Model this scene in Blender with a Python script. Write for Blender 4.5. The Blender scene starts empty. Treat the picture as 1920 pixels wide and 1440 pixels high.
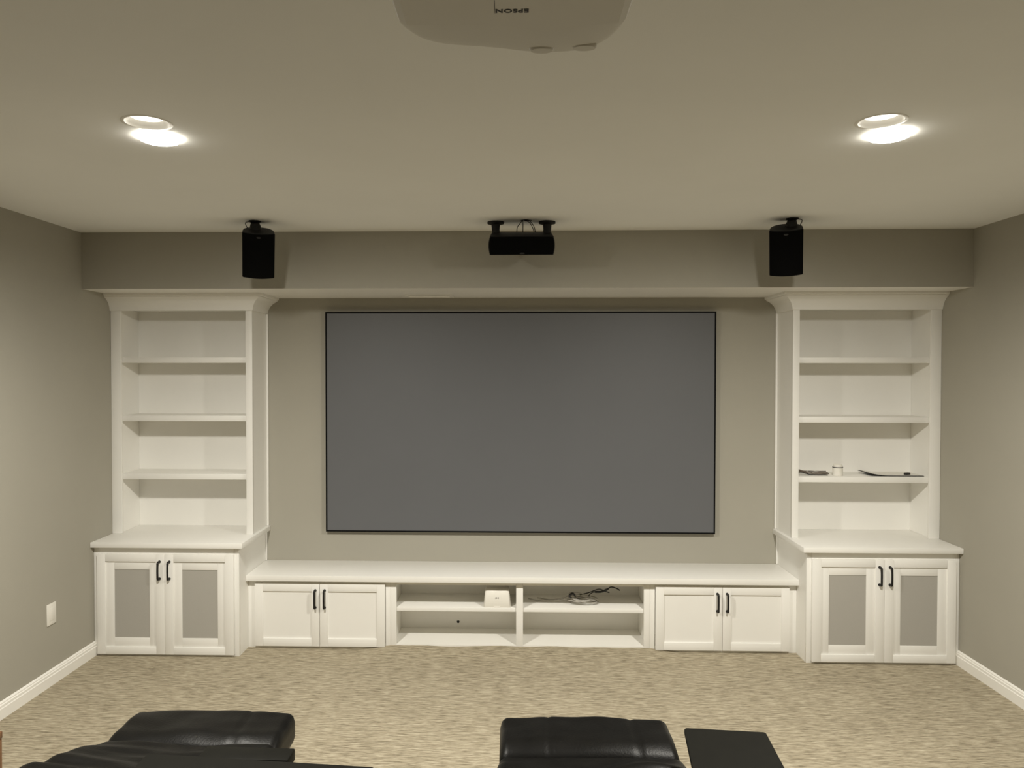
import bpy, bmesh, math, random
from mathutils import Vector, Matrix, noise

random.seed(7)
scene = bpy.context.scene
COL = scene.collection

# ------------------------------------------------------------------ camera
F_PX = 1419.17
CAM = Vector((-0.0366, -5.1575, 1.7854))
YAW, PITCH, ROLL, SX = -0.0279, -0.0179, 0.0006, -35.68
fwd = Vector((math.sin(YAW) * math.cos(PITCH), math.cos(YAW) * math.cos(PITCH), math.sin(PITCH)))
right = Vector((math.cos(YAW), -math.sin(YAW), 0))
up = right.cross(fwd)
r2 = right * math.cos(ROLL) + up * math.sin(ROLL)
u2 = up * math.cos(ROLL) - right * math.sin(ROLL)
cd = bpy.data.cameras.new('camera')
cam = bpy.data.objects.new('camera', cd)
COL.objects.link(cam)
cd.sensor_width = 36
cd.lens = F_PX / 1920 * 36
cd.shift_x = -SX / 1920
cd.clip_start = 0.02
m = Matrix((r2, u2, -fwd)).transposed().to_4x4()
m.translation = CAM
cam.matrix_world = m
scene.camera = cam

# ------------------------------------------------------------------ world, exposure, lamp strengths
w = bpy.data.worlds.new('world')
scene.world = w
w.use_nodes = True
w.node_tree.nodes['Background'].inputs[0].default_value = (0.02, 0.02, 0.02, 1)
w.node_tree.nodes['Background'].inputs[1].default_value = 0.2
vs = scene.view_settings
vs.view_transform = 'Standard'
vs.look = 'None'
vs.gamma = 1
vs.exposure = 0.0
vs.use_curve_mapping = False
scene.cycles.max_bounces = 16
scene.cycles.diffuse_bounces = 12
LAMP_COL = (1.0, 0.955, 0.86)
FRONT_LAMP = 22.0       # emission of the two lit ceiling discs in view
LENS_EMIT = 3.0
FRONT_W = 265.0         # watts of the downward beam of each front lamp

def beam(x, y, z, watts):
    ld = bpy.data.lights.new('lamp_beam', 'SPOT')
    ld.energy = watts
    ld.color = LAMP_COL
    ld.spot_size = math.pi
    ld.spot_blend = 1.0
    ld.shadow_soft_size = 0.06
    o = bpy.data.objects.new('lamp_beam', ld)
    COL.objects.link(o)
    o.location = (x, y, z)
    # the lamp heads lean a little inward and towards the screen wall
    ax = Vector((-math.copysign(0.05, x), 0.07, -1.0)).normalized()
    o.rotation_euler = ax.to_track_quat('-Z', 'Y').to_euler()
    return o

# ------------------------------------------------------------------ helpers
def link(name, me, mat=None, parent=None):
    o = bpy.data.objects.new(name, me)
    COL.objects.link(o)
    if mat is not None:
        for mm in (mat if isinstance(mat, (list, tuple)) else [mat]):
            me.materials.append(mm)
    if parent is not None:
        o.parent = parent
        # meshes are built in world coordinates; only the Empties carry a location
        if parent.type == 'EMPTY':
            o.matrix_parent_inverse = Matrix.Translation(-Vector(parent.location))
    return o

def finish(name, bm, mat=None, parent=None, smooth=False):
    bmesh.ops.recalc_face_normals(bm, faces=bm.faces)
    me = bpy.data.meshes.new(name)
    bm.to_mesh(me)
    bm.free()
    if smooth:
        for p in me.polygons:
            p.use_smooth = True
        try:
            me.set_sharp_from_angle(angle=math.radians(smooth if smooth is not True else 40))
        except Exception:
            pass
    return link(name, me, mat, parent)

def tag(o, label, cat, group=None):
    o['label'] = label
    o['category'] = cat
    if group:
        o['group'] = group
    return o

def thing(name, loc, label, cat, group=None):
    o = bpy.data.objects.new(name, None)
    o.empty_display_size = 0.1
    COL.objects.link(o)
    o.location = loc
    return tag(o, label, cat, group)

def struct(o):
    o['kind'] = 'structure'
    return o

def bm_box(bm, x0, x1, y0, y1, z0, z1, bev=0.0, M=None):
    if x0 > x1: x0, x1 = x1, x0
    if y0 > y1: y0, y1 = y1, y0
    vs_ = [bm.verts.new((x, y, z)) for x in (x0, x1) for y in (y0, y1) for z in (z0, z1)]
    idx = [(0, 1, 3, 2), (4, 6, 7, 5), (0, 4, 5, 1), (2, 3, 7, 6), (0, 2, 6, 4), (1, 5, 7, 3)]
    fs = [bm.faces.new([vs_[i] for i in f]) for f in idx]
    geom = vs_
    if bev > 0:
        es = list({e for f in fs for e in f.edges})
        r = bmesh.ops.bevel(bm, geom=es, offset=bev, segments=2, profile=0.5, affect='EDGES')
        geom = list({v for f in r['faces'] for v in f.verts} | {v for v in vs_ if v.is_valid})
    if M is not None:
        for v in geom:
            v.co = M @ v.co
    return geom

def box(name, x0, x1, y0, y1, z0, z1, mat, parent=None, bev=0.0025, M=None):
    bm = bmesh.new()
    bm_box(bm, x0, x1, y0, y1, z0, z1, bev, M)
    return finish(name, bm, mat, parent, smooth=30 if bev else False)

def bm_tube(bm, pts, r, seg=8, caps=True, closed=False):
    pts = [Vector(p) for p in pts]
    n = len(pts)
    rings = []
    prev = None
    for i, p in enumerate(pts):
        a = pts[i - 1] if (i > 0 or closed) else p
        b = pts[(i + 1) % n] if (i < n - 1 or closed) else p
        t = (b - a).normalized()
        ref = prev if prev is not None else (Vector((0, 0, 1)) if abs(t.z) < 0.9 else Vector((1, 0, 0)))
        u = (ref - t * ref.dot(t)).normalized()
        v = t.cross(u)
        prev = u
        rr = r[i] if isinstance(r, (list, tuple)) else r
        rings.append([bm.verts.new(p + (u * math.cos(k * 2 * math.pi / seg) + v * math.sin(k * 2 * math.pi / seg)) * rr) for k in range(seg)])
    for i in range(n if closed else n - 1):
        A, B = rings[i], rings[(i + 1) % n]
        for k in range(seg):
            bm.faces.new((A[k], A[(k + 1) % seg], B[(k + 1) % seg], B[k]))
    if caps and not closed:
        bm.faces.new(rings[0][::-1])
        bm.faces.new(rings[-1])

def smooth_path(ctrl, sub=6):
    c = [Vector(p) for p in ctrl]
    out = []
    for i in range(len(c) - 1):
        p0 = c[max(i - 1, 0)]; p1 = c[i]; p2 = c[i + 1]; p3 = c[min(i + 2, len(c) - 1)]
        for k in range(sub):
            t = k / sub
            out.append(0.5 * ((2 * p1) + (p2 - p0) * t + (2 * p0 - 5 * p1 + 4 * p2 - p3) * t * t + (3 * p1 - p0 - 3 * p2 + p3) * t ** 3))
    out.append(c[-1])
    return out

def bm_lathe(bm, prof, cx, cy, seg=32, M=None):
    rings = []
    for r, z in prof:
        if r < 1e-6:
            rings.append([bm.verts.new((cx, cy, z))])
        else:
            rings.append([bm.verts.new((cx + r * math.cos(k * 2 * math.pi / seg), cy + r * math.sin(k * 2 * math.pi / seg), z)) for k in range(seg)])
    for A, B in zip(rings, rings[1:]):
        for k in range(seg):
            k2 = (k + 1) % seg
            if len(A) == 1 and len(B) == 1:
                continue
            if len(A) == 1:
                bm.faces.new((A[0], B[k], B[k2]))
            elif len(B) == 1:
                bm.faces.new((A[k], A[k2], B[0]))
            else:
                bm.faces.new((A[k], A[k2], B[k2], B[k]))
    if M is not None:
        for ring in rings:
            for v in ring:
                v.co = M @ v.co

def bm_loft(bm, loops, cap0=True, cap1=True):
    R = [[bm.verts.new(p) for p in L] for L in loops]
    n = len(R[0])
    for A, B in zip(R, R[1:]):
        for k in range(n):
            bm.faces.new((A[k], A[(k + 1) % n], B[(k + 1) % n], B[k]))
    if cap0:
        bm.faces.new(R[0][::-1])
    if cap1:
        bm.faces.new(R[-1])
    return R

def pad(name, x0, x1, y0, y1, z0, z1, r, mat, parent, nx=24, ny=14, nz=6, warp=None):
    """padded block: a box rounded with radius r, then warped"""
    bm = bmesh.new()
    c = Vector(((x0 + x1) / 2, (y0 + y1) / 2, (z0 + z1) / 2))
    h = Vector(((x1 - x0) / 2, (y1 - y0) / 2, (z1 - z0) / 2))
    r = min(r, h.x, h.y, h.z)
    V = {}
    def rnd(p):
        q = Vector([max(-(h[i] - r), min(h[i] - r, p[i])) for i in range(3)])
        d = p - q
        if d.length > 1e-9:
            p = q + d.normalized() * r
        p = p + c
        return warp(p) if warp else p
    def axis(n, hh):
        # denser sampling near the rounded ends
        out = []
        for i in range(n + 1):
            t = -1 + 2 * i / n
            out.append(t)
        k = max(2, n // 5)
        ends = [-hh + r * (1 - math.cos(j / k * math.pi / 2)) * 1.0 for j in range(k)]
        mid = [-(hh - r) + 2 * (hh - r) * j / max(1, n - 2 * k) for j in range(max(1, n - 2 * k) + 1)] if hh - r > 1e-6 else [0.0]
        return ends + mid + [-e for e in ends[::-1]]
    ax = [axis(nx, h.x), axis(ny, h.y), axis(nz, h.z)]
    N = [len(a) for a in ax]
    def vert(i, j, k):
        key = (i, j, k)
        if key not in V:
            V[key] = bm.verts.new(rnd(Vector((ax[0][i], ax[1][j], ax[2][k]))))
        return V[key]
    def quad(a, b, c_, d):
        try:
            bm.faces.new((vert(*a), vert(*b), vert(*c_), vert(*d)))
        except ValueError:
            pass
    for i in range(N[0] - 1):
        for j in range(N[1] - 1):
            for k in (0, N[2] - 1):
                quad((i, j, k), (i + 1, j, k), (i + 1, j + 1, k), (i, j + 1, k))
        for k in range(N[2] - 1):
            for j in (0, N[1] - 1):
                quad((i, j, k), (i + 1, j, k), (i + 1, j, k + 1), (i, j, k + 1))
    for j in range(N[1] - 1):
        for k in range(N[2] - 1):
            for i in (0, N[0] - 1):
                quad((i, j, k), (i, j + 1, k), (i, j + 1, k + 1), (i, j, k + 1))
    bmesh.ops.remove_doubles(bm, verts=bm.verts, dist=1e-6)
    return finish(name, bm, mat, parent, smooth=60)

# ------------------------------------------------------------------ materials
def mat(name, col, rough=0.6, var=0.03, scale=6.0, bump=0.0, bscale=200.0, metal=0.0, stretch=(1, 1, 1), spec=0.5, emit=None, estr=0.0):
    M = bpy.data.materials.new(name)
    M.use_nodes = True
    nt = M.node_tree
    b = nt.nodes['Principled BSDF']
    tc = nt.nodes.new('ShaderNodeTexCoord')
    mp = nt.nodes.new('ShaderNodeMapping')
    mp.inputs['Scale'].default_value = stretch
    nt.links.new(tc.outputs['Object'], mp.inputs[0])
    nz = nt.nodes.new('ShaderNodeTexNoise')
    nz.inputs['Scale'].default_value = scale
    nz.inputs['Detail'].default_value = 4
    nt.links.new(mp.outputs[0], nz.inputs['Vector'])
    cr = nt.nodes.new('ShaderNodeValToRGB')
    cr.color_ramp.elements[0].position = 0.3
    cr.color_ramp.elements[1].position = 0.7
    cr.color_ramp.elements[0].color = (*[max(0, c * (1 - var)) for c in col], 1)
    cr.color_ramp.elements[1].color = (*[min(1, c * (1 + var)) for c in col], 1)
    nt.links.new(nz.outputs[0], cr.inputs[0])
    nt.links.new(cr.outputs[0], b.inputs['Base Color'])
    b.inputs['Roughness'].default_value = rough
    b.inputs['Metallic'].default_value = metal
    b.inputs['Specular IOR Level'].default_value = spec
    if bump:
        n2 = nt.nodes.new('ShaderNodeTexNoise')
        n2.inputs['Scale'].default_value = bscale
        n2.inputs['Detail'].default_value = 3
        nt.links.new(mp.outputs[0], n2.inputs['Vector'])
        bp = nt.nodes.new('ShaderNodeBump')
        bp.inputs['Strength'].default_value = bump
        bp.inputs['Distance'].default_value = 0.002
        nt.links.new(n2.outputs[0], bp.inputs['Height'])
        nt.links.new(bp.outputs[0], b.inputs['Normal'])
    if emit:
        b.inputs['Emission Color'].default_value = (*emit, 1)
        b.inputs['Emission Strength'].default_value = estr
    return M

WALL = mat('greige_wall_paint', (0.38, 0.362, 0.308), 0.75, 0.02, 2.0, 0.15, 350, spec=0.25)
CEIL = mat('ceiling_paint', (0.885, 0.89, 0.87), 0.85, 0.015, 2.0, 0.1, 300, spec=0.2)
WHITE = mat('white_cabinet_paint', (0.85, 0.84, 0.805), 0.38, 0.012, 4.0, 0.04, 90, spec=0.4)
TRIMW = mat('white_trim_paint', (0.86, 0.845, 0.80), 0.45, 0.012, 4.0, spec=0.4)
GRILLE = mat('grey_speaker_cloth', (0.42, 0.405, 0.37), 0.9, 0.04, 500, 0.3, 900, spec=0.1)
BLACKM = mat('black_metal', (0.010, 0.009, 0.008), 0.5, 0.1, 30, spec=0.3)
SPKB = mat('black_speaker_shell', (0.012, 0.012, 0.012), 0.5, 0.1, 40, 0.1, 600, spec=0.3)
SPKG = mat('black_grille_cloth', (0.004, 0.004, 0.004), 0.95, 0.15, 900, 0.4, 1500, spec=0.05)
LOGOG = mat('grey_badge', (0.035, 0.035, 0.035), 0.4, 0.05, 50)
SCREEN = mat('grey_screen_fabric', (0.125, 0.129, 0.138), 0.5, 0.015, 3.0, spec=0.4)
BEZEL = mat('black_velvet_bezel', (0.006, 0.006, 0.006), 0.8, 0.1, 60, spec=0.1)
PROJ = mat('white_projector_plastic', (0.70, 0.68, 0.62), 0.42, 0.015, 5.0, spec=0.4)
DARKP = mat('dark_printing', (0.03, 0.03, 0.03), 0.6, 0.05, 60)
LEATHER = mat('black_leather', (0.0055, 0.0053, 0.0048), 0.40, 0.2, 12.0, 0.3, 140, spec=0.14)
TRAYM = mat('matte_black_board', (0.009, 0.0088, 0.007), 0.6, 0.08, 20.0, spec=0.08)
WOOD = mat('brown_wood', (0.16, 0.075, 0.03), 0.45, 0.35, 4.0, 0.1, 60, stretch=(1, 14, 1))
PLASTW = mat('white_plastic', (0.80, 0.78, 0.72), 0.4, 0.012, 5.0)
CABLEG = mat('grey_cable', (0.42, 0.40, 0.36), 0.5, 0.06, 30)
CABLEB = mat('black_cable', (0.012, 0.011, 0.010), 0.5, 0.1, 30)
CABLEBR = mat('brown_cable', (0.13, 0.10, 0.075), 0.5, 0.2, 30)
PAPER = mat('glossy_paper', (0.72, 0.70, 0.65), 0.35, 0.04, 20)
DARKV = mat('dark_duct', (0.03, 0.028, 0.025), 0.8, 0.1, 20)
LENSM = mat('downlight_lens', (0.9, 0.88, 0.8), 0.5, 0.0, 5.0, emit=LAMP_COL, estr=LENS_EMIT)
LAMPM = mat('lit_lamp_face', (0.9, 0.9, 0.85), 0.5, 0.0, 5.0, emit=LAMP_COL, estr=FRONT_LAMP)

def carpet_mat():
    M = bpy.data.materials.new('beige_loop_carpet')
    M.use_nodes = True
    nt = M.node_tree
    b = nt.nodes['Principled BSDF']
    tc = nt.nodes.new('ShaderNodeTexCoord')
    def nz(sx, sy, detail=2, rough=0.5, dist=0.0):
        mp = nt.nodes.new('ShaderNodeMapping')
        mp.inputs['Scale'].default_value = (sx, sy, 1)
        nt.links.new(tc.outputs['Object'], mp.inputs[0])
        n = nt.nodes.new('ShaderNodeTexNoise')
        n.inputs['Scale'].default_value = 1
        n.inputs['Detail'].default_value = detail
        n.inputs['Roughness'].default_value = rough
        n.inputs['Distortion'].default_value = dist
        nt.links.new(mp.outputs[0], n.inputs['Vector'])
        return n.outputs[0]
    a = nz(13, 105, 2, 0.55, 0.2)
    c = nz(40, 260, 2, 0.6)
    d = nz(2.2, 3.5, 3)
    def math_(op, x, y):
        n = nt.nodes.new('ShaderNodeMath'); n.operation = op
        for i, q in enumerate((x, y)):
            if isinstance(q, float): n.inputs[i].default_value = q
            else: nt.links.new(q, n.inputs[i])
        return n.outputs[0]
    h = math_('ADD', math_('MULTIPLY', a, 0.62), math_('MULTIPLY', c, 0.30))
    h = math_('ADD', h, math_('MULTIPLY', d, 0.10))
    cr = nt.nodes.new('ShaderNodeValToRGB')
    e = cr.color_ramp.elements
    e[0].position = 0.36; e[0].color = (0.18, 0.153, 0.106, 1)
    e[1].position = 0.68; e[1].color = (0.53, 0.475, 0.362, 1)
    mid = e.new(0.5); mid.color = (0.34, 0.296, 0.213, 1)
    nt.links.new(h, cr.inputs[0])
    nt.links.new(cr.outputs[0], b.inputs['Base Color'])
    b.inputs['Roughness'].default_value = 0.95
    b.inputs['Specular IOR Level'].default_value = 0.1
    bp = nt.nodes.new('ShaderNodeBump')
    bp.inputs['Strength'].default_value = 0.45
    bp.inputs['Distance'].default_value = 0.008
    nt.links.new(h, bp.inputs['Height'])
    nt.links.new(bp.outputs[0], b.inputs['Normal'])
    return M
CARPET = carpet_mat()

# ------------------------------------------------------------------ the room
W = 2.665
ZC = 2.6204
ZS = 2.2787
YS = -0.618
YR = -9.0
T = 0.12

# floor: carpet that humps up a little along the open part of the bench
bm = bmesh.new()
xs = [-W + 2 * W * i / 90 for i in range(91)]
ys = [0.0, -0.2, -0.3, -0.34] + [-0.36 - 0.02 * k for k in range(20)] + [-0.85, -1.2, -2, -3, -4, -5, -6, -7, YR]
def hump(x, y):
    s = max(0.0, min(1.0, (1.02 - abs(x)) / 0.22)); s = s * s * (3 - 2 * s)
    d = min(0.0, y + 0.36)
    return 0.027 * s * math.exp(-(d / 0.14) ** 2) * (0.85 + 0.3 * noise.noise(Vector((x * 5, y * 4, 0)))) if y < -0.33 else 0.0
G = [[bm.verts.new((x, y, hump(x, y))) for x in xs] for y in ys]
for A, B in zip(G, G[1:]):
    for k in range(90):
        bm.faces.new((A[k], B[k], B[k + 1], A[k + 1]))
floor = struct(finish('floor', bm, CARPET, smooth=True))
for p in floor.data.polygons:
    if p.normal.z < 0:
        floor.data.flip_normals(); break

struct(box('wall_back', -W - T, W + T, 0, T, -0.05, ZC, WALL, bev=0))
struct(box('wall_left', -W - T, -W, YR - T, 0, -0.05, ZC, WALL, bev=0))
struct(box('wall_right', W, W + T, YR - T, 0, -0.05, ZC, WALL, bev=0))
struct(box('wall_rear', -W, W, YR - T, YR, -0.05, ZC, WALL, bev=0))

# recessed downlights: (ring centre, lit disc centre)
DL = [((-1.276, -2.622), (-1.308, -2.466)), ((1.191, -2.572), (1.285, -2.435))]
RH = 0.072
# ceiling slab with two round holes
bm = bmesh.new()
bx = [-W, -1.42, -1.13, 1.05, 1.34, W]
by = [YR, -2.76, -2.44, YS]
for i in range(5):
    for j in range(3):
        x0, x1, y0, y1 = bx[i], bx[i + 1], by[j], by[j + 1]
        if j == 1 and i in (1, 3):
            c = DL[0][0] if i == 1 else DL[1][0]
            n = 48
            ring, sq = [], []
            for k in range(n):
                a = 2 * math.pi * k / n
                dx, dy = math.cos(a), math.sin(a)
                t = min(((x1 - c[0]) / dx) if dx > 1e-9 else 1e9, ((x0 - c[0]) / dx) if dx < -1e-9 else 1e9,
                        ((y1 - c[1]) / dy) if dy > 1e-9 else 1e9, ((y0 - c[1]) / dy) if dy < -1e-9 else 1e9)
                ring.append(bm.verts.new((c[0] + RH * dx, c[1] + RH * dy, ZC)))
                sq.append((c[0] + t * dx, c[1] + t * dy))
            sqv = [bm.verts.new((x, y, ZC)) for x, y in sq]
            for k in range(n):
                bm.faces.new((ring[k], sqv[k], sqv[(k + 1) % n], ring[(k + 1) % n]))
            for cx_, cy_ in ((x0, y0), (x0, y1), (x1, y0), (x1, y1)):
                a = math.atan2(cy_ - c[1], cx_ - c[0]) % (2 * math.pi)
                k = int(a / (2 * math.pi / n)) % n
                bm.faces.new((sqv[k], bm.verts.new((cx_, cy_, ZC)), sqv[(k + 1) % n]))
        else:
            bm.faces.new([bm.verts.new(p) for p in ((x0, y0, ZC), (x1, y0, ZC), (x1, y1, ZC), (x0, y1, ZC))])
ceil = finish('ceiling', bm, CEIL)
for p in ceil.data.polygons:
    if p.normal.z > 0:
        ceil.data.flip_normals()
        break
struct(ceil)

# boxed-down soffit: greige front, white underside
bm = bmesh.new()
bm_box(bm, -W, W, YS, 0, ZS, ZC, 0)
bmesh.ops.recalc_face_normals(bm, faces=bm.faces)
for f in bm.faces:
    f.material_index = 1 if f.normal.z < -0.9 else 0
sof = finish('trim_1', bm, [WALL, TRIMW])
struct(sof)
sof['label'] = 'boxed soffit with greige front and white underside above the built-in shelves'

# baseboards: stepped profile
def baseboard(name, s):
    prof = [(0, 0), (0.016, 0), (0.016, 0.055), (0.013, 0.059), (0.013, 0.071), (0.009, 0.075), (0.009, 0.081), (0.004, 0.086), (0, 0.088)]
    bm = bmesh.new()
    y0, y1 = -0.512, YR
    A = [bm.verts.new((s * (W - d), y0, z)) for d, z in prof]
    B = [bm.verts.new((s * (W - d), y1, z)) for d, z in prof]
    for k in range(len(prof) - 1):
        bm.faces.new((A[k], A[k + 1], B[k + 1], B[k]))
    bm.faces.new(A); bm.faces.new(B[::-1])
    struct(finish(name, bm, TRIMW))
baseboard('baseboard_left', -1)
baseboard('baseboard_right', 1)

# ------------------------------------------------------------------ built-in bookcases
YB = -0.294
ZT = 0.7164        # tall counter top
SIDE = {-1: 'left', 1: 'right'}
XI, XO = 1.737, W - 0.001

def crown(s, parent):
    prof = [(0.0, 2.172), (0.010, 2.172), (0.012, 2.186), (0.017, 2.200), (0.027, 2.218), (0.042, 2.234), (0.062, 2.248), (0.078, 2.255), (0.078, 2.262), (0.088, 2.265), (0.088, ZS - 0.0005), (0.0, ZS - 0.0005)]
    bm = bmesh.new()
    loops = []
    loops.append([(s * XO, YB - d, z) for d, z in prof])
    loops.append([(s * (XI - d), YB - d, z) for d, z in prof])
    loops.append([(s * (XI - d), -0.0005, z) for d, z in prof])
    bm_loft(bm, loops)
    return finish('crown_moulding', bm, WHITE, parent, smooth=25)

def bookcase(s):
    lab = {-1: 'white built-in bookcase with empty shelves left of the screen',
           1: 'white built-in bookcase right of the screen holding a small jar and cables'}[s]
    t = thing('bookcase', (s * 2.2, YB / 2, ZT), lab, 'bookcase', 'built-in bookcases beside the screen')
    zb, ztop = ZT + 0.0005, ZS - 0.001
    box('side_panel', s * XI, s * (XI + 0.02), YB + 0.02, -0.001, zb, ztop, WHITE, t, 0)
    box('side_panel', s * (XO - 0.045), s * XO, YB + 0.02, -0.001, zb, ztop, WHITE, t, 0)
    box('back_panel', s * (XI + 0.0205), s * (XO - 0.0455), -0.02, -0.001, zb, ztop, WHITE, t, 0)
    box('stile', s * (XI - 0.002), s * (XI + 0.040), YB, YB + 0.0195, zb, ztop, WHITE, t, 0.002)
    box('stile', s * (XO - 0.066), s * XO, YB, YB + 0.0195, zb, ztop, WHITE, t, 0.002)
    box('top_rail', s * (XI + 0.0405), s * (XO - 0.0665), YB, YB + 0.0195, 2.180, ztop, WHITE, t, 0.002)
    box('top_panel', s * (XI + 0.0205), s * (XO - 0.0455), YB + 0.02, -0.0205, 2.186, 2.205, WHITE, t, 0)
    for z in (1.870, 1.489, 1.107):
        box('shelf', s * (XI + 0.0205), s * (XO - 0.0455), YB + 0.022, -0.0205, z - 0.036, z, WHITE, t, 0.002)
    box('scribe_strip', s * (XI - 0.014), s * (XI - 0.0003), -0.014, -0.0005, zb, 2.171, WHITE, t, 0.003)
    crown(s, t)
for s in (-1, 1):
    bookcase(s)

# ------------------------------------------------------------------ doors, handles, base cabinets
def handle(x, y, z0, z1, parent):
    bm = bmesh.new()
    r = 0.0065
    pts = smooth_path([(x, y + 0.001, z1 - 0.006), (x, y - 0.014, z1 - 0.004), (x, y - 0.026, z1 - 0.008), (x, y - 0.028, z1 - 0.022),
                       (x, y - 0.029, (z0 + z1) / 2), (x, y - 0.028, z0 + 0.022), (x, y - 0.026, z0 + 0.008), (x, y - 0.014, z0 + 0.004), (x, y + 0.001, z0 + 0.006)], 5)
    bm_tube(bm, pts, r, 8)
    for z in (z0 + 0.005, z1 - 0.005):
        bm_lathe(bm, [(0.0, 0.0), (0.0085, 0.0), (0.0085, 0.004), (0.006, 0.007), (0.0, 0.007)], 0, 0, 12,
                 Matrix.Translation((x, y, z)) @ Matrix.Rotation(math.pi / 2, 4, 'X'))
    return finish('handle', bm, BLACKM, parent, smooth=40)

def door(x0, x1, z0, z1, yf, parent, hx, hz, border=(0.05, 0.05, 0.045, 0.045), cloth=None):
    """shaker door: frame of 2 stiles + 2 rails around a recessed panel; x0<x1 in world"""
    t = 0.019
    bl, br, bb, bt = border
    bm = bmesh.new()
    bm_box(bm, x0, x0 + bl, yf, yf + t, z0, z1, 0.0015)
    bm_box(bm, x1 - br, x1, yf, yf + t, z0, z1, 0.0015)
    bm_box(bm, x0 + bl, x1 - br, yf, yf + t, z0, z0 + bb, 0.0015)
    bm_box(bm, x0 + bl, x1 - br, yf, yf + t, z1 - bt, z1, 0.0015)
    d = finish('door', bm, WHITE, parent, smooth=30)
    yp = yf + 0.009
    if cloth:
        cx0, cx1, cz0, cz1 = cloth
        bm = bmesh.new()
        px0, px1, pz0, pz1 = x0 + bl, x1 - br, z0 + bb, z1 - bt
        bm_box(bm, px0, cx0, yp, yp + 0.006, pz0, pz1, 0.001)
        bm_box(bm, cx1, px1, yp, yp + 0.006, pz0, pz1, 0.001)
        bm_box(bm, cx0, cx1, yp, yp + 0.006, pz0, cz0, 0.001)
        bm_box(bm, cx0, cx1, yp, yp + 0.006, cz1, pz1, 0.001)
        finish('panel', bm, WHITE, d, smooth=30)
        g = box('speaker_cloth', cx0, cx1, yp + 0.003, yp + 0.006, cz0, cz1, GRILLE, d, 0)
        g['label'] = 'grey cloth insert'
    else:
        box('panel', x0 + bl, x1 - br, yp, yp + 0.006, z0 + bb, z1 - bt, WHITE, d, 0)
    h = handle(hx, yf, hz[0], hz[1], d)
    h['label'] = 'black bow handle'
    return d

YC = -0.512       # face frame of the tall base cabinets
def base_cabinet(s):
    lab = {-1: 'white base cabinet with grey cloth doors against the left wall',
           1: 'white base cabinet with grey cloth doors against the right wall'}[s]
    t = thing('base_cabinet', (s * 2.2, YC / 2, 0), lab, 'cabinet', 'base cabinets with grey cloth doors')
    zt = ZT - 0.0325
    xi = 1.748
    box('side_panel', s * xi, s * (xi + 0.018), YC + 0.0205, -0.001, 0, zt, WHITE, t, 0)
    box('side_panel', s * (XO - 0.018), s * XO, YC + 0.0205, -0.001, 0, zt, WHITE, t, 0)
    box('back_panel', s * (xi + 0.0185), s * (XO - 0.0185), -0.012, -0.001, 0, zt, WHITE, t, 0)
    box('bottom_panel', s * (xi + 0.0185), s * (XO - 0.0185), YC + 0.0205, -0.0125, 0.03, 0.048, WHITE, t, 0)
    box('stile', s * xi, s * (xi + 0.03), YC, YC + 0.02, 0, zt, WHITE, t, 0.0015)
    box('stile', s * (XO - 0.035), s * XO, YC, YC + 0.02, 0, zt, WHITE, t, 0.0015)
    box('top_rail', s * (xi + 0.0305), s * (XO - 0.0355), YC, YC + 0.02, zt - 0.07, zt, WHITE, t, 0)
    box('bottom_rail', s * (xi + 0.0305), s * (XO - 0.0355), YC, YC + 0.02, 0.0, 0.03, WHITE, t, 0)
    box('scribe_strip', s * (xi - 0.012), s * (xi - 0.0003), -0.014, -0.0005, 0.478, zt, WHITE, t, 0.003)
    yf = YC - 0.0195
    z0, z1 = 0.014, 0.640
    a, mid, b = 1.776, 2.2085, 2.637
    c = ((1.879, 2.102), (2.308, 2.530))
    for (d0, d1), (c0, c1), hx in (((a, mid - 0.001), c[0], 2.2085 - 0.031), ((mid + 0.001, b), c[1], 2.2085 + 0.031)):
        X = sorted((s * d0, s * d1)); Cc = sorted((s * c0, s * c1))
        door(X[0], X[1], z0, z1, yf, t, s * hx, (0.484, 0.600), (0.054, 0.054, 0.046, 0.046), (Cc[0], Cc[1], 0.115, 0.542))
    # counter: own thing
    k = box('countertop', s * 1.7137, s * XO, -0.553, -0.001, ZT - 0.032, ZT, WHITE, None, 0.0015)
    tag(k, {-1: 'white countertop on the base cabinet under the left bookcase', 1: 'white countertop on the base cabinet under the right bookcase'}[s], 'countertop', 'countertops under the bookcases')
for s in (-1, 1):
    base_cabinet(s)

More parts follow.
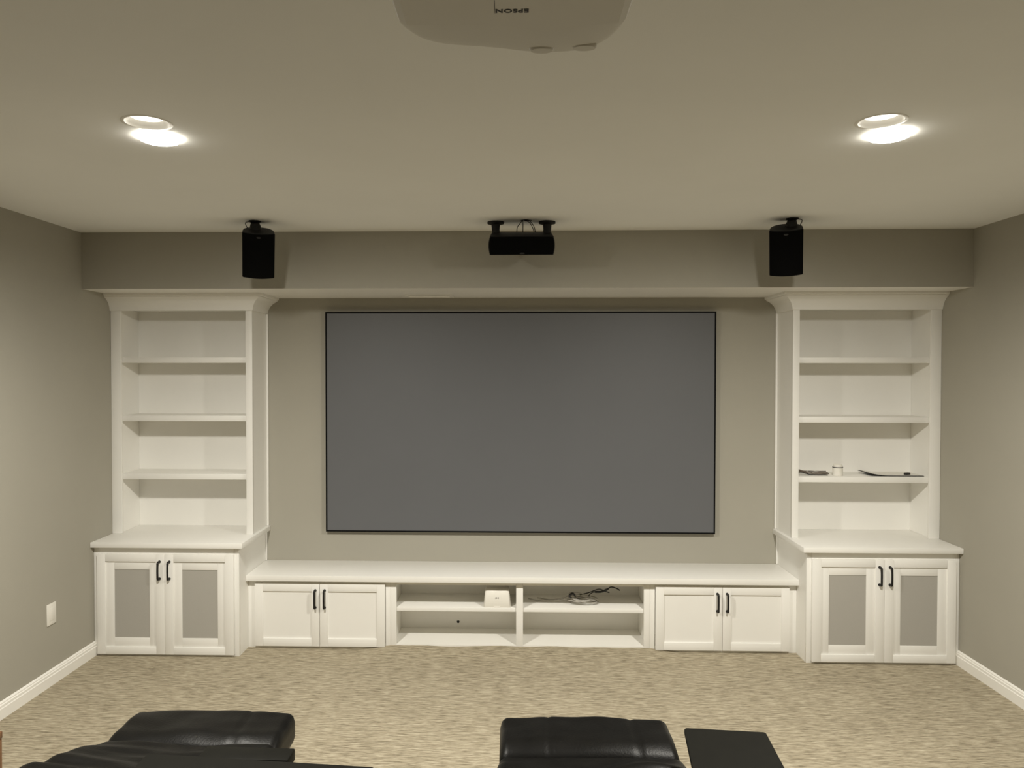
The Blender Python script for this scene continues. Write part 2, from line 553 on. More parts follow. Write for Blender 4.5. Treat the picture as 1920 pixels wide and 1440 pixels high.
# ------------------------------------------------------------------ low bench under the screen
ZN = 0.4766
YN = -0.352
ztn = ZN - 0.037
def low_cabinet(s):
    lab = {-1: 'low white two-door cabinet at the left end of the media bench', 1: 'low white two-door cabinet at the right end of the media bench'}[s]
    t = thing('low_cabinet', (s * 1.29, YN / 2, 0), lab, 'cabinet', 'low cabinets at the bench ends')
    xa, xb = 0.826, 1.7475
    box('side_panel', s * xa, s * (xa + 0.018), YN + 0.0205, -0.03, 0, ztn, WHITE, t, 0)
    box('side_panel', s * (xb - 0.018), s * xb, YN + 0.0205, -0.03, 0, ztn, WHITE, t, 0)
    box('back_panel', s * (xa + 0.0185), s * (xb - 0.0185), -0.03, -0.018, 0, ztn, WHITE, t, 0)
    box('stile', s * xa, s * (xa + 0.033), YN, YN + 0.02, 0, ztn, WHITE, t, 0.0015)
    box('stile', s * (xb - 0.055), s * xb, YN, YN + 0.02, 0, ztn, WHITE, t, 0.0015)
    box('top_rail', s * (xa + 0.0335), s * (xb - 0.0555), YN, YN + 0.02, 0.405, ztn, WHITE, t, 0)
    box('bottom_rail', s * (xa + 0.0335), s * (xb - 0.0555), YN, YN + 0.02, 0, 0.03, WHITE, t, 0)
    yf = YN - 0.0195
    a, mid, b = 0.860, 1.279, 1.698
    for d0, d1, hx in ((a, mid - 0.001, 1.277 - 0.03), (mid + 0.001, b, 1.277 + 0.03)):
        X = sorted((s * d0, s * d1))
        door(X[0], X[1], 0.016, 0.419, yf, t, s * hx, (0.262, 0.382), (0.052, 0.052, 0.050, 0.050))
for s in (-1, 1):
    low_cabinet(s)

t = thing('open_shelf_unit', (0, YN / 2, 0), 'open white shelf unit with two bays in the middle of the media bench', 'shelf unit')
XS = 0.8255
for s in (-1, 1):
    box('side_panel', s * (XS - 0.02), s * XS, YN + 0.0205, -0.03, 0, ztn, WHITE, t, 0)
    box('stile', s * 0.789, s * XS, YN, YN + 0.02, 0, ztn, WHITE, t, 0.0015)
box('back_panel', -XS + 0.0205, XS - 0.0205, -0.042, -0.03, 0, ztn, WHITE, t, 0)
box('divider', -0.022, 0.022, YN, YN + 0.02, 0, ztn, WHITE, t, 0.0015)
box('divider', -0.010, 0.010, YN + 0.0205, -0.0425, 0, ztn, WHITE, t, 0)
for s in (-1, 1):
    box('top_rail', s * 0.0225, s * 0.7885, YN, YN + 0.02, 0.414, ztn, WHITE, t, 0.0015)
    box('bottom_shelf', s * 0.0105, s * (XS - 0.0205), YN + 0.001, -0.0425, 0.006, 0.030, WHITE, t, 0)
    box('shelf', s * 0.0105, s * (XS - 0.0210), YN + 0.012, -0.0425, 0.240, 0.266, WHITE, t, 0.002)
bm = bmesh.new()
bm_lathe(bm, [(0.0, 0.0), (0.007, 0.0), (0.009, 0.0015), (0.009, 0.003), (0, 0.003)], 0, 0, 14, Matrix.Translation((-0.415, -0.042, 0.075)) @ Matrix.Rotation(math.pi / 2, 4, 'X'))
finish('cable_hole', bm, CABLEB, t)

bm = bmesh.new()
k = box('bench_top', -1.7470, 1.7470, -0.395, -0.001, ztn + 0.0005, ZN, WHITE, None, 0.0015)
tag(k, 'long white bench top running beneath the projection screen', 'countertop')

# ------------------------------------------------------------------ projection screen
def Q(x0, x1, z0, z1, y):   # measured on the wall plane, moved to the screen plane
    f = (y - CAM.y) / (0 - CAM.y)
    return (CAM.x + (x0 - CAM.x) * f, CAM.x + (x1 - CAM.x) * f, CAM.z + (z0 - CAM.z) * f, CAM.z + (z1 - CAM.z) * f)
sx0, sx1, sz0, sz1 = Q(-1.330, 1.328, 0.676, 2.185, -0.035)
t = thing('projection_screen', ((sx0 + sx1) / 2, -0.002, (sz0 + sz1) / 2), 'large grey projection screen with thin black frame on the back wall', 'screen')
fw = 0.010
box('screen_surface', sx0 + fw, sx1 - fw, -0.034, -0.026, sz0 + fw, sz1 - fw, SCREEN, t, 0)
box('frame_bar', sx0, sx1, -0.037, -0.002, sz1 - fw, sz1, BEZEL, t, 0.001)
box('frame_bar', sx0, sx1, -0.037, -0.002, sz0, sz0 + fw, BEZEL, t, 0.001)
box('frame_bar', sx0, sx0 + fw, -0.037, -0.002, sz0 + fw, sz1 - fw, BEZEL, t, 0.001)
box('frame_bar', sx1 - fw, sx1, -0.037, -0.002, sz0 + fw, sz1 - fw, BEZEL, t, 0.001)

# ------------------------------------------------------------------ ceiling lights
def downlight(i):
    (cx, cy), (dx, dy) = DL[i]
    lab = ['recessed ceiling downlight with a glowing disc near the left wall', 'recessed ceiling downlight with a glowing disc near the right wall'][i]
    t = thing('recessed_downlight', (cx, cy, ZC), lab, 'ceiling light', 'recessed downlights')
    bm = bmesh.new()
    bm_lathe(bm, [(RH - 0.001, ZC - 0.001), (RH + 0.006, ZC - 0.0015), (RH + 0.010, ZC - 0.0005), (RH + 0.010, ZC - 0.0001)], cx, cy, 48)
    finish('trim_ring', bm, PLASTW, t, smooth=60)
    bm = bmesh.new()
    bm_lathe(bm, [(RH - 0.001, ZC - 0.001), (RH - 0.004, ZC + 0.008), (0.056, ZC + 0.018), (0.055, ZC + 0.022)], cx, cy, 48)
    finish('baffle', bm, PLASTW, t, smooth=60)
    bm = bmesh.new()
    bm_lathe(bm, [(0.055, ZC + 0.0205), (0.03, ZC + 0.0195), (0.0, ZC + 0.019)], cx, cy, 48)
    o = finish('lens', bm, LENSM, t, smooth=60)
    bm = bmesh.new()
    R = 0.070
    bm_lathe(bm, [(0.02, ZC - 0.003), (R, ZC - 0.004), (R, ZC - 0.008), (R * 0.95, ZC - 0.013), (R * 0.75, ZC - 0.018), (R * 0.4, ZC - 0.021), (0.0, ZC - 0.022)], dx, dy, 48)
    o = finish('glowing_disc', bm, LAMPM, t, smooth=60)
    b = beam(dx, dy, ZC - 0.09, FRONT_W)
    b.parent = t
    b.matrix_parent_inverse = Matrix.Translation(-Vector(t.location))
for i in range(2):
    downlight(i)
# ------------------------------------------------------------------ loudspeakers
def plate(bm, cx, cy, r, z0, z1):
    bm_lathe(bm, [(0, z0), (r * 0.55, z0), (r, z1 - 0.004), (r, z1), (0, z1)], cx, cy, 24)

def satellite(s):
    lab = {-1: 'black satellite speaker hanging from the ceiling above the left bookcase', 1: 'black satellite speaker hanging from the ceiling above the right bookcase'}[s]
    mx, my = s * 1.488, -0.945
    t = thing('satellite_speaker', (mx, my, ZC), lab, 'speaker', 'black satellite speakers on the ceiling')
    H, Wd, D = 0.258, 0.174, 0.13
    # plan outline, front towards -y, rounded rear
    out = []
    nF = 12
    for k in range(nF + 1):
        u = -1 + 2 * k / nF
        out.append((u * Wd / 2, -D / 2 - 0.026 * (1 - u * u)))
    for k in range(1, 14):
        a = math.pi * k / 14
        out.append((Wd / 2 * math.cos(a) * (1 if abs(math.cos(a)) > 0 else 1), -D / 2 + 0.02 + (D - 0.02) * math.sin(a) ** 0.8))
    RT = Matrix.Rotation(s * math.radians(-20), 4, 'Z') @ Matrix.Rotation(math.radians(24), 4, 'X')
    M = Matrix.Translation(Vector((-1.448, -1.0, 2.543) if s < 0 else (1.436, -1.0, 2.548)) - RT @ Vector((0, -D / 2 - 0.009, H / 2))) @ RT
    def loop(z, k):
        return [M @ Vector((x * k, y * k, z)) for x, y in out]
    bm = bmesh.new()
    bm_loft(bm, [loop(-H / 2, 0.96), loop(-H / 2 + 0.006, 1), loop(H / 2 - 0.006, 1), loop(H / 2, 0.96)])
    finish('cabinet', bm, SPKB, t, smooth=50)
    # front grille
    bm = bmesh.new()
    A = []
    for k in range(nF + 1):
        u = -1 + 2 * k / nF
        A.append((u * Wd / 2 * 0.985, -D / 2 - 0.026 * (1 - u * u) - 0.003))
    rows = [-H / 2 + 0.004, H / 2 - 0.004]
    G = [[bm.verts.new(M @ Vector((x, y, z))) for x, y in A] for z in rows]
    for k in range(nF):
        bm.faces.new((G[0][k], G[0][k + 1], G[1][k + 1], G[1][k]))
    r = bmesh.ops.extrude_face_region(bm, geom=bm.faces[:])
    back = M.to_3x3() @ Vector((0, 0.004, 0))
    for v in r['geom']:
        if isinstance(v, bmesh.types.BMVert):
            v.co += back
    finish('grille', bm, SPKG, t, smooth=50)
    bm = bmesh.new()
    bm_lathe(bm, [(0, 0), (0.010, 0), (0.010, 0.0015), (0, 0.0015)], 0, 0, 16,
             M @ Matrix.Translation((0, -D / 2 - 0.0285, H / 2 - 0.022)) @ Matrix.Diagonal((1.2, 1, 0.45, 1)) @ Matrix.Rotation(math.pi / 2, 4, 'X'))
    finish('badge', bm, LOGOG, t)
    bm = bmesh.new()
    plate(bm, mx, my, 0.034, ZC - 0.012, ZC - 0.0005)
    bm_tube(bm, [(mx, my, ZC - 0.008), (mx, my + 0.008, ZC - 0.028), (mx, my + 0.016, 2.555)], [0.022, 0.030, 0.030], 14)
    finish('ceiling_bracket', bm, BLACKM, t, smooth=40)
    bm = bmesh.new()
    bm_tube(bm, smooth_path([(mx + s * 0.03, my, ZC - 0.003), (mx + s * 0.052, my - 0.005, ZC - 0.012), (mx + s * 0.045, my + 0.02, ZC - 0.04), (mx + s * 0.03, my + 0.04, 2.56)], 6), 0.0022, 6)
    finish('speaker_wire', bm, CABLEB, t, smooth=True)
for s in (-1, 1):
    satellite(s)

t = thing('center_speaker', (0.004, -0.89, ZC), 'wide black center speaker hung from two ceiling brackets above the screen', 'speaker')
H, D = 0.104, 0.145
RT = Matrix.Rotation(math.radians(21), 4, 'X')
M = Matrix.Translation(Vector((0.004, -1.0, 2.519)) - RT @ Vector((0, -D / 2, H / 2))) @ RT
def cloop(y, k, ch):
    pts = []
    n = 10
    for j in range(n + 1):
        v = -1 + 2 * j / n
        pts.append((0.183 - 0.010 * v * v * (0.9 if v > 0 else 0.7), v * H / 2))
    full = pts + [(-x, z) for x, z in pts[::-1]]
    return [M @ Vector((x * k, y, z * ch)) for x, z in full]
bm = bmesh.new()
bm_loft(bm, [cloop(-D / 2, 0.985, 0.965), cloop(-D / 2 + 0.006, 1, 1), cloop(D / 2 - 0.02, 0.955, 0.97), cloop(D / 2, 0.93, 0.9)])
finish('cabinet', bm, SPKB, t, smooth=40)
bm = bmesh.new()
bm_loft(bm, [cloop(-D / 2 - 0.006, 0.955, 0.93), cloop(-D / 2 - 0.004, 0.97, 0.95), cloop(-D / 2 - 0.0005, 0.97, 0.95)])
finish('grille', bm, SPKG, t, smooth=40)
bm = bmesh.new()
bm_lathe(bm, [(0, 0), (0.012, 0), (0.012, 0.002), (0, 0.002)], 0, 0, 16, M @ Matrix.Translation((0.003, -D / 2 - 0.0062, -H / 2 + 0.012)) @ Matrix.Diagonal((1.2, 1, 0.35, 1)) @ Matrix.Rotation(math.pi / 2, 4, 'X'))
finish('badge', bm, LOGOG, t)
for x in (-0.141, 0.148):
    bm = bmesh.new()
    bm_lathe(bm, [(0, ZC - 0.016), (0.026, ZC - 0.016), (0.047, ZC - 0.010), (0.047, ZC - 0.0005), (0, ZC - 0.0005)], x, -0.885, 24)
    bm_tube(bm, [(x, -0.885, ZC - 0.012), (x, -0.885, ZC - 0.045), (x - math.copysign(0.004, x), -0.885, 2.550)], [0.025, 0.022, 0.021], 14)
    finish('ceiling_bracket', bm, BLACKM, t, smooth=40)
for c in ([(0.01, -0.94, ZC - 0.002), (-0.005, -0.935, ZC - 0.02), (-0.02, -0.90, ZC - 0.035), (-0.022, -0.86, 2.55)],
          [(0.01, -0.94, ZC - 0.002), (0.012, -0.93, ZC - 0.03), (0.012, -0.88, 2.555)],
          [(0.02, -0.94, ZC - 0.002), (0.045, -0.935, ZC - 0.012), (0.065, -0.91, ZC - 0.035), (0.078, -0.87, 2.55)],
          [(0.02, -0.945, ZC - 0.002), (0.05, -0.94, ZC - 0.008), (0.075, -0.91, ZC - 0.035), (0.082, -0.87, 2.55)],
          [(0.0, -0.945, ZC - 0.004), (0.03, -0.96, ZC - 0.003), (0.06, -0.945, ZC - 0.006)]):
    bm = bmesh.new()
    bm_tube(bm, smooth_path(c, 6), 0.0022, 6)
    finish('speaker_wire', bm, CABLEB, t, smooth=True)

# ------------------------------------------------------------------ projector
t = thing('projector', (-0.04, -4.0, ZC), 'white ceiling projector hung upside down above the viewer', 'projector')
def interp(tab, u):
    for (a, va), (b, vb) in zip(tab, tab[1:]):
        if u <= b:
            k = (u - a) / (b - a); k = k * k * (3 - 2 * k) * 0.5 + k * 0.5
            return va + (vb - va) * k
    return tab[-1][1]
PC = Vector((-0.040, -4.0))
# plan outline (x, y): front towards the screen (+y), bulging around the lens
OUTL = [(-0.250, -4.02), (-0.249, -3.965), (-0.241, -3.915), (-0.222, -3.872), (-0.190, -3.845), (-0.150, -3.832), (-0.105, -3.824), (-0.060, -3.814), (-0.020, -3.803), (0.020, -3.797),
        (0.060, -3.797), (0.098, -3.806), (0.128, -3.828), (0.150, -3.862), (0.163, -3.905), (0.169, -3.96), (0.170, -4.02), (0.168, -4.09), (0.155, -4.14), (0.12, -4.17), (0.04, -4.18), (-0.04, -4.182), (-0.12, -4.18), (-0.20, -4.17), (-0.235, -4.14), (-0.248, -4.09)]
OUTL = [(-0.040 + (x + 0.040) * 0.87, y) for x, y in OUTL]
OUTL = [(p.x, p.y) for p in smooth_path([(x, y, 0) for x, y in OUTL] + [(OUTL[0][0], OUTL[0][1], 0)], 3)[:-1]]
def oloop(k, z, kf=None, dz=None):
    L = []
    for x, y in OUTL:
        kx, ky = k, k
        kk = kf
        if kf is not None and kf < 0.5:
            kk = kf + 0.13 * math.exp(-((x - 0.03) / 0.07) ** 2)
        yy = PC.y + (y - PC.y) * (kk if (kk is not None and y > PC.y) else ky)
        xx = PC.x + (x - PC.x) * kx
        L.append((xx, yy, z))
    return L
bm = bmesh.new()
loops = [oloop(0.80, 2.311, 0.0), oloop(0.88, 2.3115, 0.03), oloop(0.94, 2.318, 0.22), oloop(0.965, 2.328, 0.55), oloop(0.985, 2.342, 0.86), oloop(0.995, 2.350, 0.965), oloop(1.0, 2.358, 1.0), oloop(1.0, 2.40, 1.0), oloop(0.985, 2.435, 0.985), oloop(0.95, 2.447, 0.95), oloop(0.80, 2.45, 0.8)]
bm_loft(bm, loops)
finish('housing', bm, PROJ, t, smooth=24)
# two lens-shift dials set into the sloping lens end
for x, y, rot in ((0.010, -3.850, 0.0), (0.082, -3.858, -0.25)):
    bm = bmesh.new()
    bm_lathe(bm, [(0, 0.012), (0.019, 0.012), (0.0215, 0.010), (0.0215, 0.0), (0.021, -0.002), (0.0185, -0.0042), (0, -0.0042)], 0, 0, 28, Matrix.Translation((x, y, 2.3365)) @ Matrix.Rotation(0.10, 4, 'X') @ Matrix.Diagonal((1, 0.75, 1, 1)))
    finish('shift_dial', bm, PROJ, t, smooth=40)
# seam line of the lamp cover
box('cover_seam', -0.0655, -0.0650, -4.165, -4.035, 2.3102, 2.3115, DARKP, t, 0)
# lettering reads upside down from behind
cu = bpy.data.curves.new('logo_text', 'FONT')
cu.body = 'EPSON'
cu.size = 0.0150
cu.extrude = 0.0003
cu.align_x = 'CENTER'
cu.align_y = 'CENTER'
cu.space_character = 1.12
cu.offset = 0.0004
tmp = bpy.data.objects.new('tmp_text', cu)
COL.objects.link(tmp)
bpy.context.view_layer.update()
me = bpy.data.meshes.new_from_object(tmp.evaluated_get(bpy.context.evaluated_depsgraph_get()))
bpy.data.objects.remove(tmp)
lg = link('logo_text', me, DARKP, None)
# face down; top of the letters towards the viewer
ML = Matrix.Translation((-0.040, -4.042, 2.3107)) @ Matrix.Rotation(math.pi, 4, 'Y')
for v in me.vertices:
    v.co = ML @ v.co
lg.parent = t
lg.matrix_parent_inverse = Matrix.Translation(-Vector(t.location))
lg['label'] = 'dark maker lettering, upside down'
# lens, in the front
bm = bmesh.new()
bm_lathe(bm, [(0, 0.0), (0.045, 0.0), (0.048, 0.012), (0.040, 0.016), (0.034, 0.006), (0, 0.010)], 0, 0, 32, Matrix.Translation((0.04, -3.812, 2.400)) @ Matrix.Rotation(-math.pi / 2, 4, 'X') @ Matrix.Diagonal((0.75, 0.75, 1, 1)))
finish('lens', bm, BLACKM, t, smooth=40)
for x in (-0.215, 0.135):
    bm = bmesh.new()
    bm_lathe(bm, [(0, 2.449), (0.012, 2.449), (0.012, 2.456), (0, 2.456)], x * 0.8, -4.08, 16)
    finish('foot', bm, DARKP, t)
bm = bmesh.new()
bm_box(bm, -0.16, 0.08, -4.12, -3.90, 2.450, 2.458, 0.001)
bm_tube(bm, [(-0.04, -4.01, 2.457), (-0.04, -4.01, ZC - 0.012)], 0.022, 18)
bm_lathe(bm, [(0, ZC - 0.015), (0.06, ZC - 0.015), (0.065, ZC - 0.008), (0.065, ZC - 0.0005), (0, ZC - 0.0005)], -0.04, -4.01, 28)
finish('ceiling_mount', bm, PROJ, t, smooth=40)

# ------------------------------------------------------------------ soffit vent, wall plate
t = thing('ceiling_vent', (-0.595, -0.17, ZS), 'white slotted air vent in the soffit underside above the screen', 'vent')
vx0, vx1, vy0, vy1 = -0.75, -0.44, -0.245, -0.095
bm = bmesh.new()
zf0, zf1 = ZS - 0.006, ZS - 0.0003
bm_box(bm, vx0, vx1, vy0, vy0 + 0.02, zf0, zf1, 0.001); bm_box(bm, vx0, vx1, vy1 - 0.02, vy1, zf0, zf1, 0.001)
bm_box(bm, vx0, vx0 + 0.02, vy0 + 0.02, vy1 - 0.02, zf0, zf1, 0.001); bm_box(bm, vx1 - 0.02, vx1, vy0 + 0.02, vy1 - 0.02, zf0, zf1, 0.001)
finish('frame', bm, TRIMW, t)
box('duct_opening', vx0 + 0.02, vx1 - 0.02, vy0 + 0.02, vy1 - 0.02, ZS - 0.0012, ZS - 0.0003, DARKV, t, 0)
for k in range(9):
    y = vy0 + 0.028 + k * 0.0118
    M = Matrix.Translation((0, y, ZS - 0.005)) @ Matrix.Rotation(math.radians(28), 4, 'X')
    box('slat', vx0 + 0.0205, vx1 - 0.0205, -0.0055, 0.0055, -0.0006, 0.0006, TRIMW, t, 0, M)

t = thing('wall_plate', (-W, -0.955, 0.40), 'small white blank wall plate low on the left wall', 'wall plate')
box('plate', -W, -W + 0.006, -0.996, -0.914, 0.342, 0.462, PLASTW, t, 0.002)
box('insert', -W + 0.006, -W + 0.008, -0.976, -0.934, 0.366, 0.438, PLASTW, t, 0.001)
for z in (0.353, 0.451):
    bm = bmesh.new()
    bm_lathe(bm, [(0, 0), (0.003, 0), (0.003, 0.0012), (0, 0.0015)], 0, 0, 10, Matrix.Translation((-W + 0.006, -0.955, z)) @ Matrix.Rotation(math.pi / 2, 4, 'Y'))
    finish('screw', bm, PLASTW, t)

# ------------------------------------------------------------------ things on the shelves
ZM = 0.2661
t = thing('router', (-0.144, -0.29, ZM), 'white upright router box on the left middle shelf of the bench', 'router')
def tl(z, hw, y0, y1):
    r = 0.008
    return [(-0.144 + x, y, z) for x, y in ((-hw + r, y0), (hw - r, y0), (hw, y0 + r), (hw, y1 - r), (hw - r, y1), (-hw + r, y1), (-hw, y1 - r), (-hw, y0 + r))]
bm = bmesh.new()
bm_loft(bm, [tl(ZM + 0.0002, 0.084, -0.336, -0.245), tl(ZM + 0.006, 0.087, -0.338, -0.243), tl(ZM + 0.103, 0.077, -0.330, -0.247), tl(ZM + 0.110, 0.073, -0.325, -0.251)])
finish('housing', bm, PLASTW, t, smooth=40)
bm = bmesh.new()
bm_loft(bm, [tl(ZM + 0.1103, 0.073, -0.325, -0.251), tl(ZM + 0.1185, 0.071, -0.318, -0.255)])
finish('top_cap', bm, mat('pale_grey_plastic', (0.6, 0.58, 0.54), 0.4), t, smooth=40)
for x, wd in ((-0.150, 0.009), (-0.137, 0.007)):
    box('printed_mark', x - wd / 2, x + wd / 2, -0.3362, -0.3345, ZM + 0.060, ZM + 0.0655, DARKP, t, 0)
box('status_light_bar', -0.165, -0.125, -0.3388, -0.3373, ZM + 0.004, ZM + 0.010, TRIMW, t, 0)

def loop_coil(cx, cy, z, rx, ry, turns, r, seed, tilt=0.0):
    rnd = random.Random(seed)
    pts = []
    n = int(turns * 18)
    for k in range(n + 1):
        a = 2 * math.pi * k / 18
        tt = k / n
        j = 1 + 0.22 * math.sin(a * 0.37 + seed) + 0.10 * math.sin(a * 1.9 + 2 * seed) + 0.02 * rnd.uniform(-1, 1)
        ox, oy = 0.25 * rx * math.sin(a * 0.21 + seed), 0.2 * ry * math.cos(a * 0.23)
        lift = (0.5 + 0.5 * math.sin(a * 0.45 + seed)) * 0.5 + (0.5 + 0.5 * math.cos(a + 0.3 * seed + a * 0.07)) * 0.5
        pts.append((cx + ox + rx * j * math.cos(a), cy + oy + ry * j * math.sin(a), z + r + 0.0015 + tilt * lift * (0.3 + 0.7 * tt)))
    return pts
t = thing('cable_coil', (0.42, -0.22, ZM), 'coiled grey and black cables on the right middle shelf of the bench', 'cable')
bm = bmesh.new()
bm_tube(bm, loop_coil(0.415, -0.215, ZM, 0.085, 0.060, 7, 0.003, 3, 0.062), 0.003, 7)
o = finish('grey_coil', bm, CABLEG, t, smooth=True); o['label'] = 'grey cable loops'
bm = bmesh.new()
bm_tube(bm, smooth_path([(0.06, -0.15, ZM + 0.005), (0.14, -0.20, ZM + 0.006), (0.22, -0.22, ZM + 0.012), (0.30, -0.235, ZM + 0.030), (0.345, -0.22, ZM + 0.032)], 8), 0.003, 7)
finish('grey_lead', bm, CABLEG, t, smooth=True)
bm = bmesh.new()
bm_tube(bm, smooth_path([(0.12, -0.13, ZM + 0.005), (0.20, -0.17, ZM + 0.006), (0.26, -0.20, ZM + 0.02), (0.33, -0.19, ZM + 0.034)], 8), 0.003, 7)
finish('grey_lead', bm, CABLEG, t, smooth=True)
bm = bmesh.new()
bm_tube(bm, smooth_path([(0.338, -0.26, ZM + 0.045), (0.322, -0.285, ZM + 0.062), (0.335, -0.285, ZM + 0.078), (0.352, -0.27, ZM + 0.072), (0.362, -0.25, ZM + 0.050)], 6), [0.004] * 6 + [0.007] * 12 + [0.005] * 7, 8)
o = finish('plug', bm, CABLEB, t, smooth=True); o['label'] = 'black plug'
bm = bmesh.new()
bm_tube(bm, smooth_path([(0.45, -0.20, ZM + 0.038), (0.48, -0.22, ZM + 0.07), (0.53, -0.24, ZM + 0.080), (0.57, -0.23, ZM + 0.092), (0.60, -0.20, ZM + 0.100), (0.64, -0.18, ZM + 0.085), (0.66, -0.17, ZM + 0.070)], 6), [0.003] * 8 + [0.007] * 12 + [0.004] * 17, 8)
o = finish('black_cable', bm, CABLEB, t, smooth=True); o['label'] = 'black cable end'
bm = bmesh.new()
bm_tube(bm, smooth_path([(0.40, -0.16, ZM + 0.035), (0.46, -0.19, ZM + 0.06), (0.52, -0.20, ZM + 0.085), (0.56, -0.20, ZM + 0.072), (0.59, -0.19, ZM + 0.060)], 6), 0.0035, 7)
finish('black_cable', bm, CABLEB, t, smooth=True)

Z3 = 1.1072
t = thing('jar', (2.055, -0.215, Z3), 'small white lidded jar on the lowest shelf of the right bookcase', 'jar')
bm = bmesh.new()
bm_lathe(bm, [(0, Z3), (0.028, Z3), (0.031, Z3 + 0.003), (0.0315, Z3 + 0.045), (0.030, Z3 + 0.052), (0, Z3 + 0.052)], 2.055, -0.215, 28)
finish('body', bm, PLASTW, t, smooth=40)
bm = bmesh.new()
bm_lathe(bm, [(0, Z3 + 0.052), (0.0325, Z3 + 0.0525), (0.0325, Z3 + 0.057), (0, Z3 + 0.057)], 2.055, -0.215, 28)
o = finish('band', bm, LOGOG, t, smooth=40); o['label'] = 'thin dark rim band'
bm = bmesh.new()
bm_lathe(bm, [(0, Z3 + 0.0571), (0.029, Z3 + 0.0571), (0.028, Z3 + 0.070), (0.024, Z3 + 0.074), (0, Z3 + 0.075)], 2.055, -0.215, 28)
finish('lid', bm, PLASTW, t, smooth=40)

t = thing('cable_bundle', (1.88, -0.19, Z3), 'flat bundle of dark brown cables beside the jar', 'cable')
rnd = random.Random(5)
for k in range(6):
    y = -0.235 + 0.022 * k
    z = Z3 + 0.004 + 0.005 * (k % 3)
    bm = bmesh.new()
    e = 0.09 + 0.11 * rnd.random()
    bm_tube(bm, smooth_path([(1.802, y + 0.01, z + 0.012), (1.795, y, z + 0.018 - 0.006 * (k % 2)), (1.815, y - 0.005, z + 0.020), (1.85, y + 0.004, z + 0.010), (1.88, y - 0.004, z + 0.004), (1.83 + e, y + 0.012, z + 0.001)], 6), 0.0028, 7)
    finish('cable', bm, CABLEB if k % 3 == 0 else CABLEBR, t, smooth=True)
bm = bmesh.new()
bm_tube(bm, loop_coil(1.95, -0.16, Z3, 0.045, 0.035, 3, 0.002, 8, 0.022), 0.0022, 6)
finish('thin_grey_wire', bm, CABLEG, t, smooth=True)

t = thing('booklet', (2.43, -0.17, Z3), 'thin glossy booklet with a curled corner lying on the right bookcase shelf', 'booklet')
def sheet(name, x0, x1, y0, y1, zoff, curl, mt, th=0.0012):
    bm = bmesh.new()
    n = 18
    top, bot = [], []
    for i in range(n + 1):
        u = i / n
        x = x0 + (x1 - x0) * u
        c = curl * max(0, 1 - u / 0.38) ** 2
        for lst, d in ((top, th), (bot, 0)):
            lst.append([bm.verts.new((x, y, Z3 + zoff + c + d + 0.0002)) for y in (y0, y1)])
    for i in range(n):
        bm.faces.new((top[i][0], top[i + 1][0], top[i + 1][1], top[i][1]))
        bm.faces.new((bot[i][0], bot[i][1], bot[i + 1][1], bot[i + 1][0]))
        for j in (0, 1):
            bm.faces.new((top[i][j], top[i + 1][j], bot[i + 1][j], bot[i][j]))
    bm.faces.new((top[0][0], top[0][1], bot[0][1], bot[0][0])); bm.faces.new((top[n][0], top[n][1], bot[n][1], bot[n][0]))
    return finish(name, bm, mt, t, smooth=30)
o = sheet('back_cover', 2.255, 2.590, -0.245, -0.055, 0.0, 0.013, CABLEB, 0.0035); o['label'] = 'dark cover edge'
sheet('page', 2.262, 2.585, -0.238, -0.050, 0.0042, 0.013, PAPER, 0.0015)
M = Matrix.Translation((2.505, -0.20, Z3 + 0.012)) @ Matrix.Rotation(0.5, 4, 'Z')
o = box('clip', -0.019, 0.019, -0.012, 0.012, -0.006, 0.007, CABLEB, t, 0.003, M); o['label'] = 'small black clip'

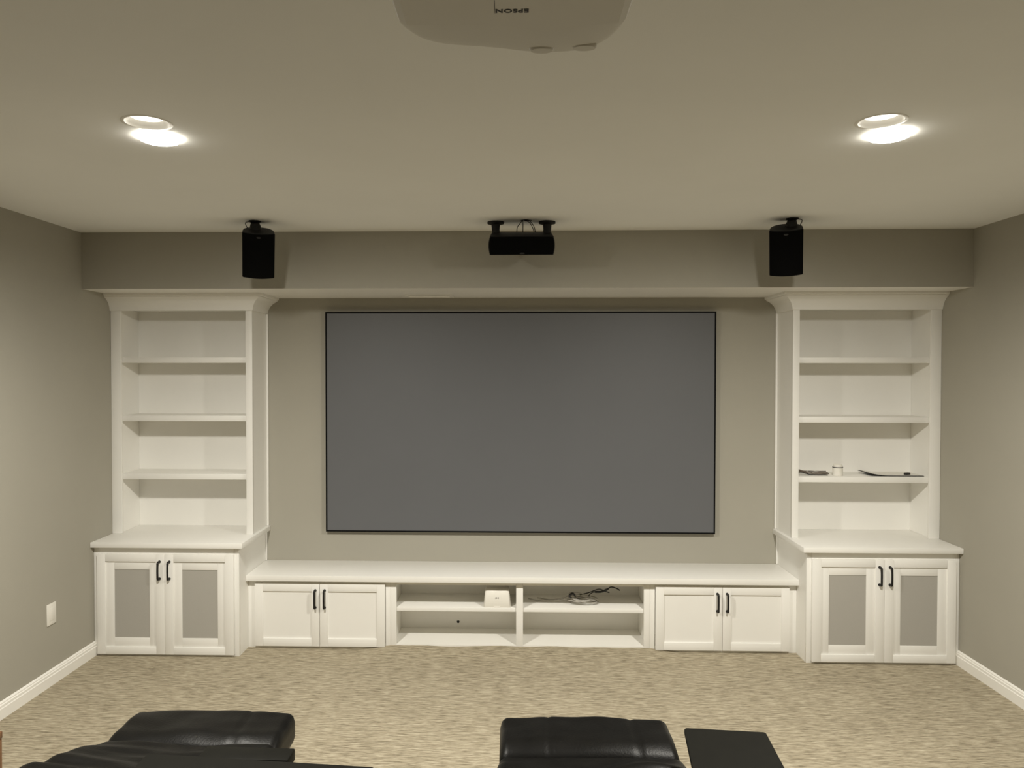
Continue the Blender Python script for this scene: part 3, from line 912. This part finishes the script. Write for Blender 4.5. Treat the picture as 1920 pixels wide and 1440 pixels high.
# ------------------------------------------------------------------ recliners
def recliner(xc, lab, left):
    """xc: centre of the seat; faces the screen (+y), foot-rest raised"""
    t = thing('recliner', (xc, -3.2, 0), lab, 'recliner', 'black leather recliners with foot-rests out')
    hw = 0.309
    yo = 0.0 if left else -0.014
    seams = (-0.135, 0.170) if not left else (0.150,)
    def fw_(p):
        q = p.copy()
        u = (p.x - xc) / hw
        top = max(0, min(1, (p.z - 0.40) / 0.08))
        q.z += top * (0.010 * (1 - u * u) - sum(0.005 * math.exp(-((p.x - xc - a) / 0.007) ** 2) for a in seams))
        q.z += top * 0.004 * noise.noise(Vector((p.x * 9, p.y * 14, 1.3 if left else 7.7)))
        q.y += 0.006 * noise.noise(Vector((p.x * 6, 0, 3.0 if left else 5.0))) * top
        # near edge rolls down
        d = max(0, (-2.50 + yo - p.y) / 0.09)
        q.z -= 0.030 * d * d * top
        return q
    pad('footrest', xc - hw, xc + hw, -2.600 + yo, -2.328 + yo, 0.375, 0.492, 0.032, LEATHER, t, 70, 26, 8, fw_)
    def flap(p):
        q = p.copy()
        top = max(0, min(1, (p.z - 0.36) / 0.06))
        d = (p.y + 2.60) / -0.36
        q.z += top * (0.014 * noise.noise(Vector((p.x * 5, p.y * 22, 2.1 + xc))) + 0.020 * d)
        q.z += top * 0.020 * math.exp(-((p.x - xc - 0.19) / 0.10) ** 2 - ((p.y + 2.70) / 0.05) ** 2)
        q.x = xc + (p.x - xc) * (1 + 0.10 * max(0, d))
        if left and p.x < xc:
            q.x -= 0.11 * max(0, d) ** 0.8 * (xc - p.x) / hw
            q.z += (0.012 + 0.05 * max(0, d)) * ((xc - p.x) / hw) * top
        return q
    pad('leg_flap', xc - hw - 0.004, xc + hw + 0.004, -2.96, (-2.565 if left else -2.590), 0.32, (0.492 if left else 0.478), 0.035, LEATHER, t, 60, 36, 6, flap)
    if left:
        M = Matrix.Translation((xc + 0.250, -2.735, 0.525)) @ Matrix.Rotation(math.radians(-1.5), 4, 'Z')
        o = box('flap_board', -0.13, 0.165, -0.055, 0.025, -0.018, 0.022, TRAYM, t, 0.006, M)
        o['label'] = 'flat black end board'
    pad('seat', xc - hw, xc + hw, -3.50, -2.955, 0.28, 0.47, 0.06, LEATHER, t, 30, 24, 6,
        lambda p: p + Vector((0, 0, (0.02 * (1 - ((p.x - xc) / hw) ** 2)) if p.z > 0.4 else 0)))
    for sx in (-1, 1):
        a0, a1 = sorted((xc + sx * (hw + 0.004), xc + sx * (hw + 0.19)))
        pad('armrest', a0, a1, -3.75, -2.985, 0.08, 0.60, 0.06, LEATHER, t, 16, 24, 12)
    MB = Matrix.Translation((xc, -3.42, 0.46)) @ Matrix.Rotation(math.radians(46), 4, 'X')
    def bw(p):
        u = p.x / 0.30
        q = p.copy()
        q.y += (0.02 * math.cos(u * 1.5) + 0.012 * math.sin(p.z * 18)) * (1 if p.y > 0 else 0)
        return MB @ q
    pad('backrest', -0.30, 0.30, -0.17, -0.01, 0.0, 0.62, 0.06, LEATHER, t, 24, 8, 24, bw)
    box('base', xc - 0.28, xc + 0.28, -3.60, -3.02, 0.0, 0.275, LEATHER, t, 0.01)
    for sx in (-1, 1):
        box('footrest_arm', xc + sx * 0.22 - 0.012, xc + sx * 0.22 + 0.012, -3.02, -2.45, 0.27, 0.30, BLACKM, t, 0.002)
        box('footrest_arm', xc + sx * 0.22 - 0.012, xc + sx * 0.22 + 0.012, -2.55, -2.45, 0.30, 0.385, BLACKM, t, 0.002)
    return t

def tray(t, corners, z, post):
    """corners: far-left, far-right, near-right, near-left"""
    bm = bmesh.new()
    c = Vector((sum(p[0] for p in corners) / 4, sum(p[1] for p in corners) / 4, 0))
    L = []
    for i, p in enumerate(corners):
        P = Vector((p[0], p[1], 0)); A = Vector((*corners[i - 1], 0)); B = Vector((*corners[(i + 1) % 4], 0))
        r = 0.012
        e0 = P + (A - P).normalized() * r; e1 = P + (B - P).normalized() * r
        for k in range(5):
            u = k / 4
            L.append((e0 * (1 - u) ** 2 + P * 2 * u * (1 - u) + e1 * u * u))
    def lp(k, zz):
        return [(c.x + (q.x - c.x) * k, c.y + (q.y - c.y) * k, zz) for q in L]
    bm_loft(bm, [lp(0.985, z - 0.016), lp(1, z - 0.013), lp(1, z - 0.003), lp(0.988, z)])
    o = finish('tray_table', bm, TRAYM, t, smooth=30)
    o['label'] = 'matte black swivel tray'
    bm = bmesh.new()
    bm_tube(bm, [(post[0], post[1], 0.585), (post[0], post[1], z - 0.0155)], 0.018, 14)
    finish('tray_post', bm, BLACKM, o, smooth=40)

rl = recliner(-1.168, 'black leather recliner with raised foot-rest nearer the left wall', True)
rr = recliner(0.223, 'black leather recliner with raised foot-rest right of center, tray beside it', False)
tray(rr, [(0.518, -2.695), (0.775, -2.717), (0.745, -3.10), (0.470, -3.08)], 0.622, (0.63, -3.04))
tray(rl, [(-1.15, -2.908), (-0.44, -2.968), (-0.46, -3.25), (-1.15, -3.20)], 0.622, (-0.76, -3.10))

# wooden end table by the left wall: only its corner is in view
t = thing('end_table', (-2.12, -2.75, 0), 'brown wooden end table cut off by the left picture edge', 'end table')
box('top', -2.40, -1.857, -2.98, -2.532, 0.475, 0.50, WOOD, t, 0.003)
for x in (-2.385, -1.918):
    for y in (-2.965, -2.594):
        box('leg', x, x + 0.06, y, y + 0.06, 0.0, 0.4745, WOOD, t, 0.003)
box('drawer_box', -2.32, -1.93, -2.90, -2.60, 0.34, 0.4745, WOOD, t, 0.002)
